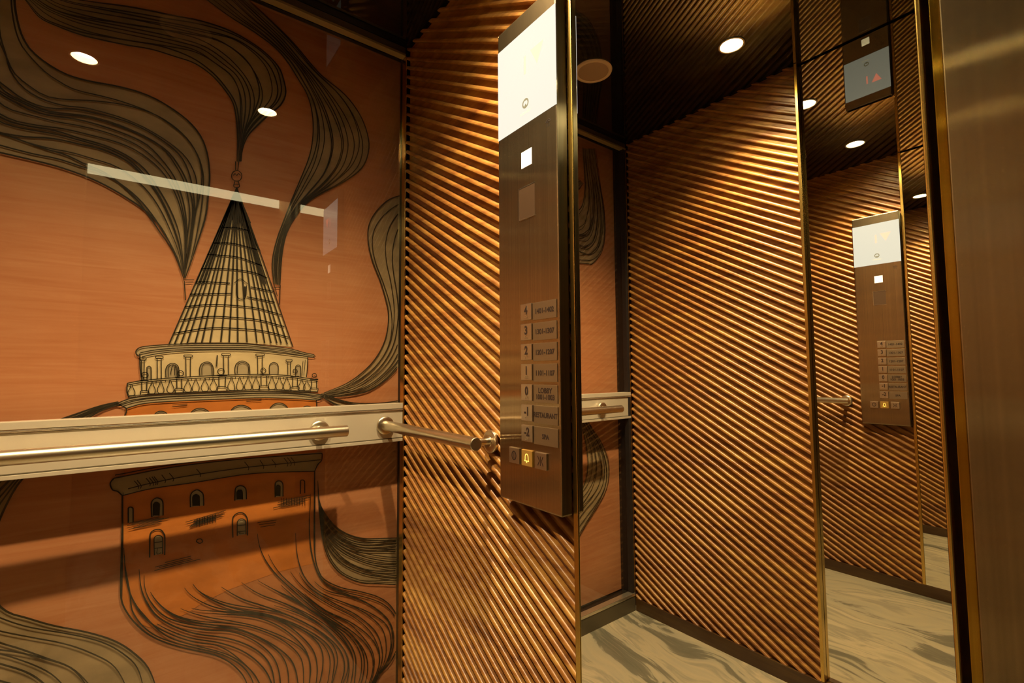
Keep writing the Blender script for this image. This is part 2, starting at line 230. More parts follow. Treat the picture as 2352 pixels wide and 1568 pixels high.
FILLS = [('cream',[(-461,1547),(-597,1118),(-550,1124),(-494,1126),(-433,1127),(-380,1124),(-312,1119)]),('ink',[(-461,1547),(-489,1465),(-478,1438),(-468,1459),(-459,1466),(-450,1453),(-439,1438),(-424,1458)]),('ink',[(-479,1488),(-519,1369),(-510,1374),(-482,1449)]),('ink',[(-440,1486),(-398,1382),(-408,1390),(-435,1458)]),('stone',[(-647,1111),(-597,1118),(-550,1121),(-493,1123),(-433,1124),(-380,1120),(-324,1115),(-277,1103),(-252,1098),(-250,1091),(-270,1092),(-346,1101),(-412,1107),(-493,1106),(-568,1102),(-621,1094),(-650,1086),(-660,1094),(-660,1103)]),('cream',[(-653,1088),(-621,1094),(-568,1102),(-493,1106),(-412,1107),(-346,1101),(-269,1091),(-272,1030),(-322,1036),(-389,1040),(-491,1038),(-584,1033),(-650,1027)]),('cream',[(-676,1022),(-648,1028),(-584,1034),(-491,1039),(-389,1041),(-322,1038),(-272,1032),(-240,1025),(-239,989),(-321,994),(-388,998),(-490,998),(-565,997),(-635,995),(-671,990)]),('stone',[(-690,978),(-660,990),(-583,994),(-490,995),(-388,996),(-298,992),(-223,981),(-235,966),(-298,972),(-387,978),(-489,978),(-582,977),(-642,974),(-675,964)]),('brick',[(-677,964),(-642,974),(-582,977),(-489,978),(-387,978),(-298,972),(-243,966),(-237,805),(-673,801)]),('stone',[(-692,805),(-577,817),(-425,819),(-224,814),(-228,784),(-244,762),(-339,772),(-424,777),(-531,772),(-619,770),(-675,762),(-693,778),(-698,793)]),('brick',[(-674,762),(-619,770),(-531,772),(-424,777),(-339,772),(-244,762),(-240,533),(-234,501),(-277,502),(-333,502),(-386,495),(-447,487),(-504,472),(-540,454),(-566,449),(-613,443),(-643,466),(-662,503),(-669,528),(-672,649)]),('cream',[(-455,1285),(-452,1250),(-434,1248),(-431,1284),(-444,1294)]),('cream',[(-648,1030),(-638,1029),(-636,995),(-647,996)]),('cream',[(-580,1036),(-568,1036),(-567,998),(-578,998)]),('cream',[(-490,1040),(-473,1040),(-472,999),(-489,999)]),('cream',[(-391,1042),(-375,1042),(-374,999),(-390,1000)]),('cream',[(-310,1035),(-295,1035),(-295,995),(-310,995)]),('cream',[(-258,1027),(-242,1026),(-242,991),(-258,991)]),('stone',[(-638,1032),(-639,1058),(-639,1061),(-637,1063),(-635,1064),(-633,1063),(-632,1061),(-631,1058),(-630,1031)]),('stone',[(-601,1036),(-602,1053),(-600,1063),(-595,1069),(-589,1071),(-582,1069),(-577,1063),(-575,1053),(-574,1036)]),('stone',[(-531,1040),(-532,1055),(-530,1066),(-525,1072),(-517,1075),(-509,1073),(-504,1066),(-501,1055),(-501,1040)]),('stone',[(-452,1043),(-453,1056),(-451,1068),(-445,1075),(-436,1078),(-427,1075),(-420,1068),(-418,1056),(-417,1042)]),('stone',[(-369,1042),(-370,1062),(-368,1069),(-364,1073),(-359,1075),(-353,1073),(-349,1069),(-347,1062),(-347,1042)]),('stone',[(-301,1035),(-302,1060),(-301,1064),(-298,1067),(-295,1068),(-291,1067),(-289,1064),(-288,1060),(-287,1035)]),('stone',[(-622,912),(-623,934),(-621,945),(-616,952),(-608,954),(-600,951),(-594,943),(-592,932),(-591,910)]),('stone',[(-552,915),(-552,925),(-549,943),(-540,954),(-527,957),(-514,952),(-504,940),(-499,921),(-499,911)]),('stone',[(-463,916),(-463,925),(-460,945),(-450,957),(-435,960),(-420,955),(-408,942),(-404,922),(-404,912)]),('stone',[(-367,916),(-368,933),(-365,949),(-356,959),(-343,962),(-330,958),(-320,947),(-316,930),(-316,912)]),('stone',[(-284,901),(-285,930),(-283,941),(-277,948),(-268,950),(-259,947),(-252,940),(-249,928),(-249,899)]),('stone',[(-662,697),(-663,728),(-663,731),(-661,733),(-659,733),(-657,732),(-655,730),(-654,726),(-653,697)]),('stone',[(-618,702),(-620,733),(-618,741),(-614,745),(-609,746),(-603,743),(-599,738),(-597,729),(-596,702)]),('ink',[(-615,705),(-616,730),(-615,733),(-613,736),(-610,736),(-608,735),(-605,732),(-604,728),(-604,703)]),('stone',[(-541,712),(-542,737),(-540,746),(-535,751),(-528,753),(-522,749),(-516,742),(-514,732),(-513,711)]),('ink',[(-536,714),(-537,734),(-536,739),(-534,741),(-530,742),(-527,740),(-524,737),(-523,732),(-522,712)]),('stone',[(-444,712),(-444,735),(-443,744),(-438,748),(-432,749),(-425,746),(-420,740),(-418,731),(-417,711)]),('ink',[(-439,714),(-440,731),(-439,735),(-437,738),(-433,738),(-430,737),(-428,734),(-427,729),(-426,712)]),('stone',[(-347,705),(-348,738),(-347,744),(-343,748),(-338,748),(-333,746),(-330,742),(-328,735),(-327,704)]),('ink',[(-345,708),(-345,732),(-344,735),(-343,737),(-340,737),(-338,736),(-336,734),(-335,730),(-335,706)]),('brick',[(-619,608),(-620,655),(-619,665),(-614,670),(-606,671),(-599,668),(-594,660),(-591,649),(-590,607)]),('stone',[(-610,611),(-612,647),(-611,653),(-608,656),(-604,656),(-599,654),(-596,650),(-595,643),(-594,610)]),('brick',[(-446,618),(-448,661),(-446,672),(-439,678),(-431,679),(-422,675),(-416,666),(-413,654),(-412,616)]),('stone',[(-436,620),(-437,652),(-436,658),(-432,662),(-427,662),(-422,660),(-418,655),(-417,648),(-416,620)])]
STROKES = [(36,[(-467,1527),(-526,1323),(-586,1119)]),(36,[(-466,1527),(-519,1325),(-573,1120)]),(36,[(-466,1527),(-512,1326),(-560,1122)]),(36,[(-465,1527),(-503,1328),(-543,1123)]),(36,[(-464,1527),(-496,1329),(-529,1124)]),(36,[(-463,1528),(-487,1330),(-511,1125)]),(36,[(-462,1528),(-474,1332),(-487,1127)]),(36,[(-462,1528),(-464,1334),(-468,1127)]),(36,[(-461,1528),(-455,1335),(-448,1128)]),(36,[(-460,1528),(-444,1336),(-426,1128)]),(36,[(-459,1528),(-432,1337),(-402,1128)]),(36,[(-458,1529),(-422,1338),(-383,1128)]),(36,[(-458,1529),(-415,1339),(-367,1128)]),(36,[(-457,1529),(-408,1340),(-352,1128)]),(36,[(-457,1529),(-402,1340),(-341,1128)]),(36,[(-456,1529),(-395,1340),(-325,1127)]),(26,[(-476,1498),(-546,1275)]),(26,[(-474,1499),(-537,1276)]),(26,[(-472,1499),(-529,1277)]),(26,[(-449,1504),(-384,1292)]),(26,[(-450,1504),(-392,1292)]),(34,[(-461,1547),(-597,1119)]),(30,[(-461,1547),(-396,1367),(-310,1119)]),(30,[(-510,1387),(-464,1393),(-403,1384)]),(30,[(-524,1355),(-489,1357),(-449,1357),(-395,1342)]),(30,[(-536,1316),(-497,1321),(-454,1323),(-412,1320),(-381,1309)]),(30,[(-545,1280),(-517,1283),(-470,1285)]),(30,[(-421,1280),(-363,1273)]),(30,[(-558,1247),(-466,1258)]),(30,[(-429,1252),(-360,1243)]),(30,[(-568,1214),(-522,1223),(-470,1226),(-405,1223),(-343,1209)]),(30,[(-575,1180),(-515,1193),(-459,1194),(-399,1191),(-334,1176)]),(30,[(-588,1146),(-521,1162),(-459,1165),(-385,1161),(-321,1146)]),(30,[(-492,1432),(-458,1437),(-428,1434)]),(18,[(-460,1287),(-446,1299),(-429,1288)]),(22,[(-455,1285),(-452,1249),(-434,1248),(-431,1283)]),(40,[(-435,1280),(-434,1252)]),(22,[(-450,1583),(-451,1589),(-455,1593),(-460,1595),(-465,1593),(-470,1589),(-473,1583),(-474,1577),(-473,1571),(-470,1567),(-465,1565),(-459,1566),(-454,1570),(-451,1576),(-450,1583)]),(20,[(-470,1579),(-466,1585),(-462,1581),(-458,1587),(-453,1583)]),(22,[(-466,1564),(-468,1548),(-455,1551),(-458,1566)]),(22,[(-465,1595),(-466,1619)]),(22,[(-460,1596),(-458,1621)]),(20,[(-468,1555),(-455,1558)]),(24,[(-597,1118),(-550,1121),(-493,1123),(-433,1124),(-380,1120),(-324,1115),(-277,1103),(-252,1098),(-250,1091),(-270,1092)]),(24,[(-597,1118),(-647,1111),(-660,1103),(-661,1094),(-656,1087)]),(24,[(-653,1096),(-621,1104),(-568,1110),(-493,1113),(-412,1114),(-346,1109),(-277,1098)]),(24,[(-650,1086),(-621,1094),(-568,1102),(-493,1106),(-412,1107),(-346,1101),(-270,1092)]),(28,[(-654,1094),(-652,1059),(-649,1037)]),(24,[(-269,1091),(-270,1053),(-272,1033)]),(26,[(-675,1023),(-648,1029),(-584,1035),(-491,1040),(-389,1042),(-322,1038),(-272,1030),(-240,1025)]),(20,[(-675,1019),(-648,1025),(-584,1031),(-491,1035),(-389,1038),(-322,1033),(-272,1025),(-240,1020)]),(22,[(-672,992),(-635,996),(-565,998),(-490,999),(-388,1000),(-321,996),(-239,990)]),(24,[(-675,1023),(-675,1002),(-671,990)]),(26,[(-693,976),(-660,989),(-583,994),(-490,995),(-388,996),(-298,992),(-223,980)]),(26,[(-690,971),(-651,983),(-583,988),(-490,989),(-387,990),(-298,985),(-228,972)]),(26,[(-675,964),(-642,974),(-582,977),(-489,978),(-387,978),(-298,972),(-235,966),(-223,980)]),(26,[(-693,976),(-675,964),(-677,946)]),(26,[(-243,966),(-241,945)]),(22,[(-648,1026),(-647,1005)]),(22,[(-638,1026),(-638,1005)]),(20,[(-649,996),(-649,1004),(-635,1004),(-635,995)]),(28,[(-651,1030),(-635,1029)]),(20,[(-636,1042),(-637,1046),(-639,1048),(-641,1049),(-644,1049),(-646,1048),(-648,1046),(-648,1042),(-647,1040),(-646,1037),(-643,1036),(-641,1036),(-638,1037),(-637,1039),(-636,1042)]),(22,[(-579,1033),(-578,1009)]),(22,[(-569,1033),(-568,1008)]),(20,[(-580,998),(-581,1008),(-565,1007),(-565,998)]),(28,[(-582,1036),(-565,1036)]),(20,[(-565,1046),(-566,1049),(-568,1051),(-570,1053),(-572,1053),(-575,1052),(-576,1049),(-577,1046),(-576,1043),(-574,1041),(-572,1040),(-570,1040),(-567,1041),(-566,1043),(-565,1046)]),(22,[(-489,1037),(-488,1011)]),(22,[(-474,1037),(-474,1010)]),(20,[(-491,1000),(-491,1010),(-471,1009),(-470,999)]),(28,[(-493,1040),(-470,1040)]),(20,[(-477,1050),(-478,1054),(-480,1056),(-483,1058),(-486,1058),(-489,1056),(-491,1054),(-492,1050),(-491,1047),(-489,1044),(-486,1042),(-483,1042),(-480,1044),(-478,1046),(-477,1050)]),(22,[(-390,1039),(-389,1012)]),(22,[(-376,1038),(-375,1011)]),(20,[(-392,1000),(-392,1010),(-372,1010),(-371,999)]),(28,[(-394,1042),(-371,1042)]),(20,[(-378,1052),(-379,1055),(-381,1057),(-383,1059),(-386,1059),(-389,1057),(-390,1055),(-391,1052),(-390,1049),(-388,1047),(-386,1045),(-383,1045),(-380,1047),(-379,1049),(-378,1052)]),(22,[(-309,1032),(-309,1006)]),(22,[(-296,1031),(-296,1006)]),(20,[(-312,995),(-312,1005),(-292,1005),(-292,995)]),(28,[(-314,1035),(-292,1035)]),(20,[(-297,1050),(-298,1053),(-299,1055),(-302,1056),(-304,1056),(-306,1055),(-308,1053),(-308,1050),(-308,1048),(-306,1046),(-304,1045),(-301,1045),(-299,1046),(-297,1048),(-297,1050)]),(22,[(-257,1023),(-257,1001)]),(22,[(-244,1023),(-243,1001)]),(20,[(-260,992),(-260,1000),(-240,1000),(-240,991)]),(28,[(-262,1027),(-239,1026)]),(20,[(-244,1038),(-245,1040),(-246,1042),(-249,1043),(-252,1043),(-254,1042),(-256,1040),(-256,1038),(-256,1035),(-254,1033),(-251,1032),(-249,1032),(-246,1033),(-244,1035),(-244,1038)]),(17,[(-668,1020),(-669,1013),(-673,1002),(-671,995),(-666,994),(-661,995),(-660,1002),(-664,1013),(-666,1020)]),(17,[(-629,1026),(-630,1019),(-634,1007),(-632,998),(-627,997),(-622,998),(-621,1006),(-625,1018),(-627,1026)]),(17,[(-612,1027),(-613,1020),(-617,1008),(-615,999),(-610,998),(-605,999),(-604,1007),(-608,1020),(-610,1027)]),(17,[(-593,1029),(-594,1022),(-598,1008),(-596,1000),(-591,998),(-586,999),(-584,1008),(-589,1022),(-591,1029)]),(17,[(-557,1031),(-558,1023),(-563,1010),(-561,1001),(-555,999),(-550,1000),(-548,1009),(-553,1023),(-555,1031)]),(17,[(-540,1032),(-542,1024),(-546,1010),(-544,1001),(-538,1000),(-533,1000),(-531,1010),(-536,1024),(-538,1032)]),(17,[(-521,1033),(-522,1025),(-527,1011),(-524,1001),(-519,1000),(-513,1001),(-511,1010),(-517,1025),(-519,1033)]),(17,[(-502,1034),(-503,1025),(-508,1011),(-505,1001),(-500,1000),(-494,1001),(-492,1011),(-498,1025),(-500,1034)]),(17,[(-461,1035),(-463,1026),(-468,1012),(-465,1002),(-459,1000),(-453,1001),(-452,1011),(-457,1026),(-459,1035)]),(17,[(-442,1035),(-444,1027),(-448,1012),(-446,1002),(-440,1000),(-434,1002),(-432,1012),(-438,1027),(-440,1035)]),(17,[(-422,1036),(-424,1027),(-429,1012),(-427,1002),(-420,1001),(-414,1002),(-412,1012),(-418,1027),(-420,1036)]),(17,[(-404,1036),(-405,1027),(-410,1012),(-408,1002),(-402,1001),(-395,1002),(-393,1012),(-399,1027),(-401,1036)]),(17,[(-364,1035),(-366,1026),(-371,1011),(-368,1001),(-362,1000),(-355,1001),(-353,1011),(-359,1026),(-361,1035)]),(17,[(-345,1034),(-347,1025),(-352,1010),(-349,1000),(-343,999),(-336,1000),(-334,1010),(-340,1025),(-342,1034)]),(17,[(-325,1032),(-328,1024),(-333,1009),(-330,999),(-324,998),(-317,999),(-315,1009),(-321,1024),(-323,1032)]),(17,[(-286,1026),(-288,1018),(-294,1005),(-291,996),(-284,995),(-277,996),(-275,1005),(-281,1018),(-284,1026)]),(17,[(-272,1024),(-274,1016),(-280,1004),(-277,995),(-270,994),(-263,995),(-260,1003),(-267,1016),(-269,1024)]),(16,[(-620,1028),(-620,1022)]),(16,[(-602,1029),(-601,1024)]),(16,[(-548,1033),(-548,1027)]),(16,[(-530,1034),(-530,1028)]),(16,[(-510,1034),(-510,1029)]),(16,[(-451,1036),(-451,1030)]),(16,[(-432,1037),(-432,1031)]),(16,[(-412,1037),(-412,1031)]),(16,[(-371,1037),(-371,1031)]),(16,[(-352,1035),(-352,1029)]),(16,[(-333,1034),(-333,1028)]),(18,[(-650,1078),(-648,1030)]),(18,[(-645,1078),(-644,1030)]),(18,[(-654,1084),(-642,1084),(-643,1078),(-652,1078),(-654,1084)]),(18,[(-620,1083),(-618,1033)]),(18,[(-612,1083),(-610,1033)]),(18,[(-623,1088),(-609,1088),(-610,1083),(-622,1083),(-623,1088)]),(18,[(-562,1087),(-560,1038)]),(18,[(-552,1087),(-551,1038)]),(18,[(-566,1092),(-549,1092),(-550,1087),(-564,1087),(-566,1092)]),(18,[(-480,1091),(-478,1041)]),(18,[(-469,1092),(-467,1041)]),(18,[(-484,1097),(-465,1097),(-467,1092),(-482,1091),(-484,1097)]),(18,[(-400,1091),(-398,1043)]),(18,[(-388,1092),(-387,1043)]),(18,[(-404,1097),(-384,1098),(-386,1092),(-402,1091),(-404,1097)]),(18,[(-323,1076),(-322,1040)]),(18,[(-316,1076),(-315,1039)]),(18,[(-328,1082),(-312,1083),(-314,1076),(-325,1076),(-328,1082)]),(14,[(-282,1080),(-284,1038)]),(14,[(-276,1083),(-279,1038)]),(26,[(-494,1093),(-495,1063)]),(20,[(-638,1032),(-639,1058),(-639,1061),(-637,1063),(-635,1064),(-633,1063),(-632,1061),(-631,1058),(-630,1031)]),(20,[(-601,1036),(-602,1053),(-600,1063),(-595,1069),(-589,1071),(-582,1069),(-577,1063),(-575,1053),(-574,1036)]),(14,[(-596,1037),(-597,1056),(-596,1062),(-592,1066),(-588,1068),(-583,1066),(-580,1062),(-578,1055),(-578,1037)]),(20,[(-531,1040),(-532,1055),(-530,1066),(-525,1072),(-517,1075),(-509,1073),(-504,1066),(-501,1055),(-501,1040)]),(14,[(-526,1041),(-527,1057),(-525,1065),(-522,1070),(-516,1072),(-510,1070),(-506,1065),(-505,1057),(-504,1041)]),(20,[(-452,1043),(-453,1056),(-451,1068),(-445,1075),(-436,1078),(-427,1075),(-420,1068),(-418,1056),(-417,1042)]),(14,[(-447,1044),(-447,1058),(-446,1067),(-441,1072),(-435,1074),(-428,1072),(-423,1067),(-421,1058),(-421,1044)]),(20,[(-369,1042),(-370,1062),(-368,1069),(-364,1073),(-359,1075),(-353,1073),(-349,1069),(-347,1062),(-347,1042)]),(20,[(-301,1035),(-302,1060),(-301,1064),(-298,1067),(-295,1068),(-291,1067),(-289,1064),(-288,1060),(-287,1035)]),(16,[(-592,1043),(-590,1059),(-587,1067)]),(16,[(-583,1041),(-584,1062)]),(16,[(-579,1041),(-580,1056),(-584,1065)]),(24,[(-622,912),(-623,934),(-621,945),(-616,952),(-608,954),(-600,951),(-594,943),(-592,932),(-591,910)]),(24,[(-552,915),(-552,925),(-549,943),(-540,954),(-527,957),(-514,952),(-504,940),(-499,921),(-499,911)]),(24,[(-463,916),(-463,925),(-460,945),(-450,957),(-435,960),(-420,955),(-408,942),(-404,922),(-404,912)]),(24,[(-367,916),(-368,933),(-365,949),(-356,959),(-343,962),(-330,958),(-320,947),(-316,930),(-316,912)]),(24,[(-284,901),(-285,930),(-283,941),(-277,948),(-268,950),(-259,947),(-252,940),(-249,928),(-249,899)]),(14,[(-586,968),(-555,969)]),(14,[(-424,974),(-387,975)]),(14,[(-586,964),(-555,966)]),(14,[(-424,970),(-387,971)]),(26,[(-692,804),(-577,816),(-425,818),(-224,811)]),(24,[(-690,811),(-578,822),(-425,825)]),(22,[(-675,762),(-619,770),(-531,772),(-424,777),(-339,772),(-244,762)]),(22,[(-665,776),(-636,781),(-576,788),(-513,792),(-425,795),(-339,794),(-228,793)]),(26,[(-692,804),(-698,793),(-693,778),(-684,773),(-675,762)]),(24,[(-224,811),(-225,791),(-236,780),(-244,762)]),(16,[(-654,793),(-646,780),(-646,773)]),(16,[(-649,794),(-641,780),(-642,773)]),(16,[(-632,796),(-624,783),(-624,776)]),(16,[(-626,797),(-618,783),(-618,776)]),(16,[(-621,798),(-613,784),(-613,777)]),(16,[(-617,798),(-609,784),(-610,777)]),(16,[(-602,800),(-594,786),(-595,779)]),(16,[(-587,802),(-578,788),(-579,781)]),(16,[(-531,805),(-522,791),(-523,784)]),(16,[(-424,810),(-414,795),(-415,787)]),(16,[(-387,810),(-378,794),(-378,786)]),(16,[(-358,809),(-348,794),(-349,786)]),(16,[(-327,809),(-317,794),(-318,785)]),(16,[(-318,809),(-308,794),(-309,785)]),(16,[(-309,809),(-299,794),(-300,785)]),(34,[(-675,762),(-671,648),(-669,528)]),(30,[(-244,762),(-240,533)]),(26,[(-662,697),(-663,728),(-663,731),(-661,733),(-659,733),(-657,732),(-655,730),(-654,726),(-653,697)]),(26,[(-618,702),(-620,733),(-618,741),(-614,745),(-609,746),(-603,743),(-599,738),(-597,729),(-596,702)]),(22,[(-615,705),(-616,730),(-615,733),(-613,736),(-610,736),(-608,735),(-605,732),(-604,728),(-604,703)]),(26,[(-541,712),(-542,737),(-540,746),(-535,751),(-528,753),(-522,749),(-516,742),(-514,732),(-513,711)]),(22,[(-536,714),(-537,734),(-536,739),(-534,741),(-530,742),(-527,740),(-524,737),(-523,732),(-522,712)]),(26,[(-444,712),(-444,735),(-443,744),(-438,748),(-432,749),(-425,746),(-420,740),(-418,731),(-417,711)]),(22,[(-439,714),(-440,731),(-439,735),(-437,738),(-433,738),(-430,737),(-428,734),(-427,729),(-426,712)]),(26,[(-347,705),(-348,738),(-347,744),(-343,748),(-338,748),(-333,746),(-330,742),(-328,735),(-327,704)]),(22,[(-345,708),(-345,732),(-344,735),(-343,737),(-340,737),(-338,736),(-336,734),(-335,730),(-335,706)]),(26,[(-282,704),(-282,736),(-282,740),(-280,742),(-277,742),(-274,741),(-272,738),(-271,735),(-270,704)]),(26,[(-619,608),(-620,655),(-619,665),(-614,670),(-606,671),(-599,668),(-594,660),(-591,649),(-590,607)]),(20,[(-610,611),(-612,647),(-611,653),(-608,656),(-604,656),(-599,654),(-596,650),(-595,643),(-594,610)]),(18,[(-611,641),(-595,640)]),(18,[(-610,627),(-595,626)]),(14,[(-605,626),(-605,613),(-597,614)]),(26,[(-446,618),(-448,661),(-446,672),(-439,678),(-431,679),(-422,675),(-416,666),(-413,654),(-412,616)]),(20,[(-436,620),(-437,652),(-436,658),(-432,662),(-427,662),(-422,660),(-418,655),(-417,648),(-416,620)]),(18,[(-436,646),(-418,645)]),(18,[(-436,630),(-417,629)]),(14,[(-430,629),(-430,624),(-420,624)]),(22,[(-513,623),(-514,626),(-515,628),(-518,630),(-521,630),(-524,630),(-525,628),(-526,626),(-525,624),(-523,622),(-521,620),(-518,619),(-515,620),(-513,621),(-513,623)]),(15,[(-660,696),(-603,700)]),(15,[(-656,694),(-601,697)]),(15,[(-664,691),(-594,695)]),(15,[(-642,690),(-584,694)]),(15,[(-646,687),(-599,690)]),(15,[(-652,684),(-598,688)]),(15,[(-661,682),(-602,685)]),(15,[(-550,677),(-464,691)]),(15,[(-533,678),(-468,688)]),(15,[(-534,676),(-485,683)]),(15,[(-547,672),(-473,684)]),(15,[(-535,671),(-466,682)]),(15,[(-531,670),(-488,677)]),(15,[(-539,667),(-471,678)]),(15,[(-541,665),(-486,674)]),(15,[(-542,663),(-488,671)]),(15,[(-328,693),(-254,696)]),(15,[(-340,690),(-273,693)]),(15,[(-328,688),(-264,691)]),(15,[(-329,686),(-255,689)]),(15,[(-341,683),(-269,686)]),(15,[(-338,680),(-268,683)]),(15,[(-352,677),(-273,681)]),(15,[(-331,676),(-281,678)]),(15,[(-389,645),(-342,643)]),(15,[(-385,639),(-344,637)]),(15,[(-382,632),(-346,631)]),(15,[(-589,589),(-536,592)]),(15,[(-608,583),(-536,587)]),(15,[(-600,580),(-533,583)]),(15,[(-609,575),(-516,580)]),(12,[(-526,682),(-526,660)]),(12,[(-521,682),(-520,660)]),(12,[(-515,683),(-515,661)]),(12,[(-510,683),(-509,662)]),(12,[(-504,684),(-504,662)]),(12,[(-498,684),(-498,663)]),(12,[(-493,685),(-492,663)]),(12,[(-487,686),(-486,664)]),(12,[(-332,701),(-331,680)]),(12,[(-325,700),(-325,679)]),(12,[(-318,699),(-318,678)]),(12,[(-312,698),(-311,676)]),(12,[(-305,697),(-304,675)]),(12,[(-298,696),(-297,674)]),(12,[(-291,695),(-290,673)]),(12,[(-284,694),(-283,672)]),(12,[(-277,692),(-276,670)]),(12,[(-270,691),(-269,669)]),(18,[(-570,1283),(-550,1285)]),(18,[(-568,1277),(-553,1279)]),(22,[(-571,1280),(-567,1231)]),(20,[(-364,1285),(-346,1287)]),(22,[(-347,1293),(-348,1237)]),(18,[(-364,1297),(-354,1261)])]
# ------------------------------------------------------------------ shell
TH = .05
bm = bmesh.new(); box(bm, -2.2, -2.65, -.06, 1.2, .14, 0); struct(obj('floor', bm, M['marble']))
# ceiling: one black glass sheet with a round opening for each lamp
bm = bmesh.new()
cx0, cx1, cy0, cy1 = -W - .15, .15, -1.36, .14
outer = [bm.verts.new(p) for p in ((cx0, cy0, H), (cx1, cy0, H), (cx1, cy1, H), (cx0, cy1, H))]
edges = [bm.edges.new((outer[i], outer[(i + 1) % 4])) for i in range(4)]
for lx, ly in LAMPS:
    ring = [bm.verts.new((lx + .034 * math.cos(2 * math.pi * i / 48), ly + .034 * math.sin(2 * math.pi * i / 48), H)) for i in range(48)]
    edges += [bm.edges.new((ring[i], ring[(i + 1) % 48])) for i in range(48)]
bmesh.ops.triangle_fill(bm, use_beauty=True, use_dissolve=False, edges=edges)
box(bm, cx0, cy0, H + .06, cx1, cy1, H + .10)
struct(obj('ceiling', bm, M['ceiling']))
YF = -1.285
bm = bmesh.new(); box(bm, .024, YF, 0, .15, .14, H + .05); struct(obj('wall_right', bm, M['wood_dark']))
bm = bmesh.new(); box(bm, -W - .15, YF - .05, 0, -W - .013, .14, H + .05); struct(obj('wall_left', bm, M['wood_dark']))
bm = bmesh.new(); box(bm, -W - .012, .082, 0, .016, .14, H + .05); struct(obj('wall_back', bm, M['wood_dark']))
bm = bmesh.new()
box(bm, -W - .012, -1.36, 0, -.87, YF - .01, H)            # left return beside the door
box(bm, -.87, -1.36, 1.985, .016, YF - .01, H)  # header over the door
box(bm, -.0240, -1.40, 0, -.0076, -1.362, 2.0)              # unseen jamb sliver, added to end the light bar's reflection short of the wall
struct(obj('wall_front', bm, M['steel_column']))
bm = bmesh.new(); box(bm, -2.2, -2.7, 0, 1.2, -2.65, 2.6); struct(obj('wall_landing', bm, M['dark_paint']))

# ------------------------------------------------------------------ ribbed wood panels
def rib_panel(name, xf, side, y0, y1, z0, z1, zc0, label):
    """half round ribs falling towards the door at 30 degrees; side=-1: ribs stand out towards -x"""
    bm = bmesh.new()
    a = rad(30); u = (math.cos(a), math.sin(a)); v = (-math.sin(a), math.cos(a))
    pitch = .03125 * math.cos(a); wd, D = .0185, .0130
    hp = pitch / 2
    prof = [(-.0058, 0), (-.0056, D - .0028), (-.0051, D - .0010), (-.0042, D - .0001), (-.0030, D), (0, D - .0004), (.0024, D - .0013), (.0038, D - .0029), (.0046, D - .0055), (.0054, .0)]
    def clip(c):
        lo, hi = -9, 9
        for k, (m0, m1) in enumerate(((y0, y1), (z0, z1))):
            t0, t1 = (m0 - c[k]) / u[k], (m1 - c[k]) / u[k]
            if t0 > t1: t0, t1 = t1, t0
            lo, hi = max(lo, t0), min(hi, t1)
        if hi - lo < 1e-4: return None
        return (c[0] + lo * u[0], c[1] + lo * u[1]), (c[0] + hi * u[0], c[1] + hi * u[1])
    base = xf - side * D
    k0 = int((z0 - zc0) / .03125) - 3; k1 = int((z1 - zc0 + .6 * (y1 - y0)) / .03125) + 3
    for k in range(k0, k1):
        c0 = (0, zc0 + k * .03125); prev = None
        for pv, ph in prof:
            s = clip((c0[0] + v[0] * pv, c0[1] + v[1] * pv))
            cur = None
            if s:
                x = base + side * ph
                cur = [bm.verts.new((x, s[0][0], s[0][1])), bm.verts.new((x, s[1][0], s[1][1]))]
            if prev and cur: bm.faces.new((prev[0], prev[1], cur[1], cur[0]))
            prev = cur
    me = obj(name, bm, [M['wood_r'], M['wood_dark']], smooth=True)
    bm = bmesh.new(); bm.from_mesh(me.data)
    n = len(bm.faces)
    xb0, xb1 = sorted((base + side * .0003, base - side * .004))
    box(bm, xb0, y0, z0, xb1, y1, z1, mi=0)
    bm.to_mesh(me.data); bm.free()
    me.data.set_sharp_from_angle(angle=rad(40))
    tag(me, label, 'wall panel'); return me
PR = rib_panel('ribbed_panel', -.0005, -1, -.7352, .0, .0525, H - .001, 1.0982 - .003, 'ribbed walnut panel between the mural and the mirror, carrying the button panel and short handrail')
PL = rib_panel('ribbed_panel', -1.1003, 1, -.7243, .0, .0525, H - .001, 1.5486 + .5774 * .734 - .003, 'bare ribbed walnut panel on the opposite wall, seen in the mirror')

# ------------------------------------------------------------------ mirrors with brass edges
def mirror(xs, side, y0, y1, ytrim, xtrim, lab):
    t = empty('wall_mirror', (xs, (y0 + y1) / 2, .0525), lab, 'mirror')
    def P(o): o.parent = t; o.matrix_parent_inverse = Matrix.Translation(-Vector(t.location)); return o
    bm = bmesh.new(); xa, xb = sorted((xs, xs - side * .006)); box(bm, xa, y0, .0535, xb, y1, H - .005); P(obj('mirror_glass', bm, M['mirror']))
    xa, xb = sorted((xtrim, xs - side * .010))
    bm = bmesh.new(); box(bm, xa, ytrim[0], .0530, xb, ytrim[1], H - .001, .0012); P(obj('edge_trim', bm, M['brass'], label='brass edge trim towards the mural'))
    bm = bmesh.new(); xa, xb = sorted((xs + side * .0015, xs - side * .010)); box(bm, xa, y0 - .0045, .0530, xb, y0 - .0003, H - .001, .0012); P(obj('edge_trim', bm, M['brass']))
    return t
mirror(0, -1, -1.2655, -.7480, (-.7475, -.7358), -.0022, 'tall frameless wall mirror right of the button panel, beside the brushed steel door column')
mirror(-W, 1, -1.2655, -.7350, (-.7343, -.7245), -1.1003, 'tall wall mirror on the opposite wall, visible only inside the other mirror')

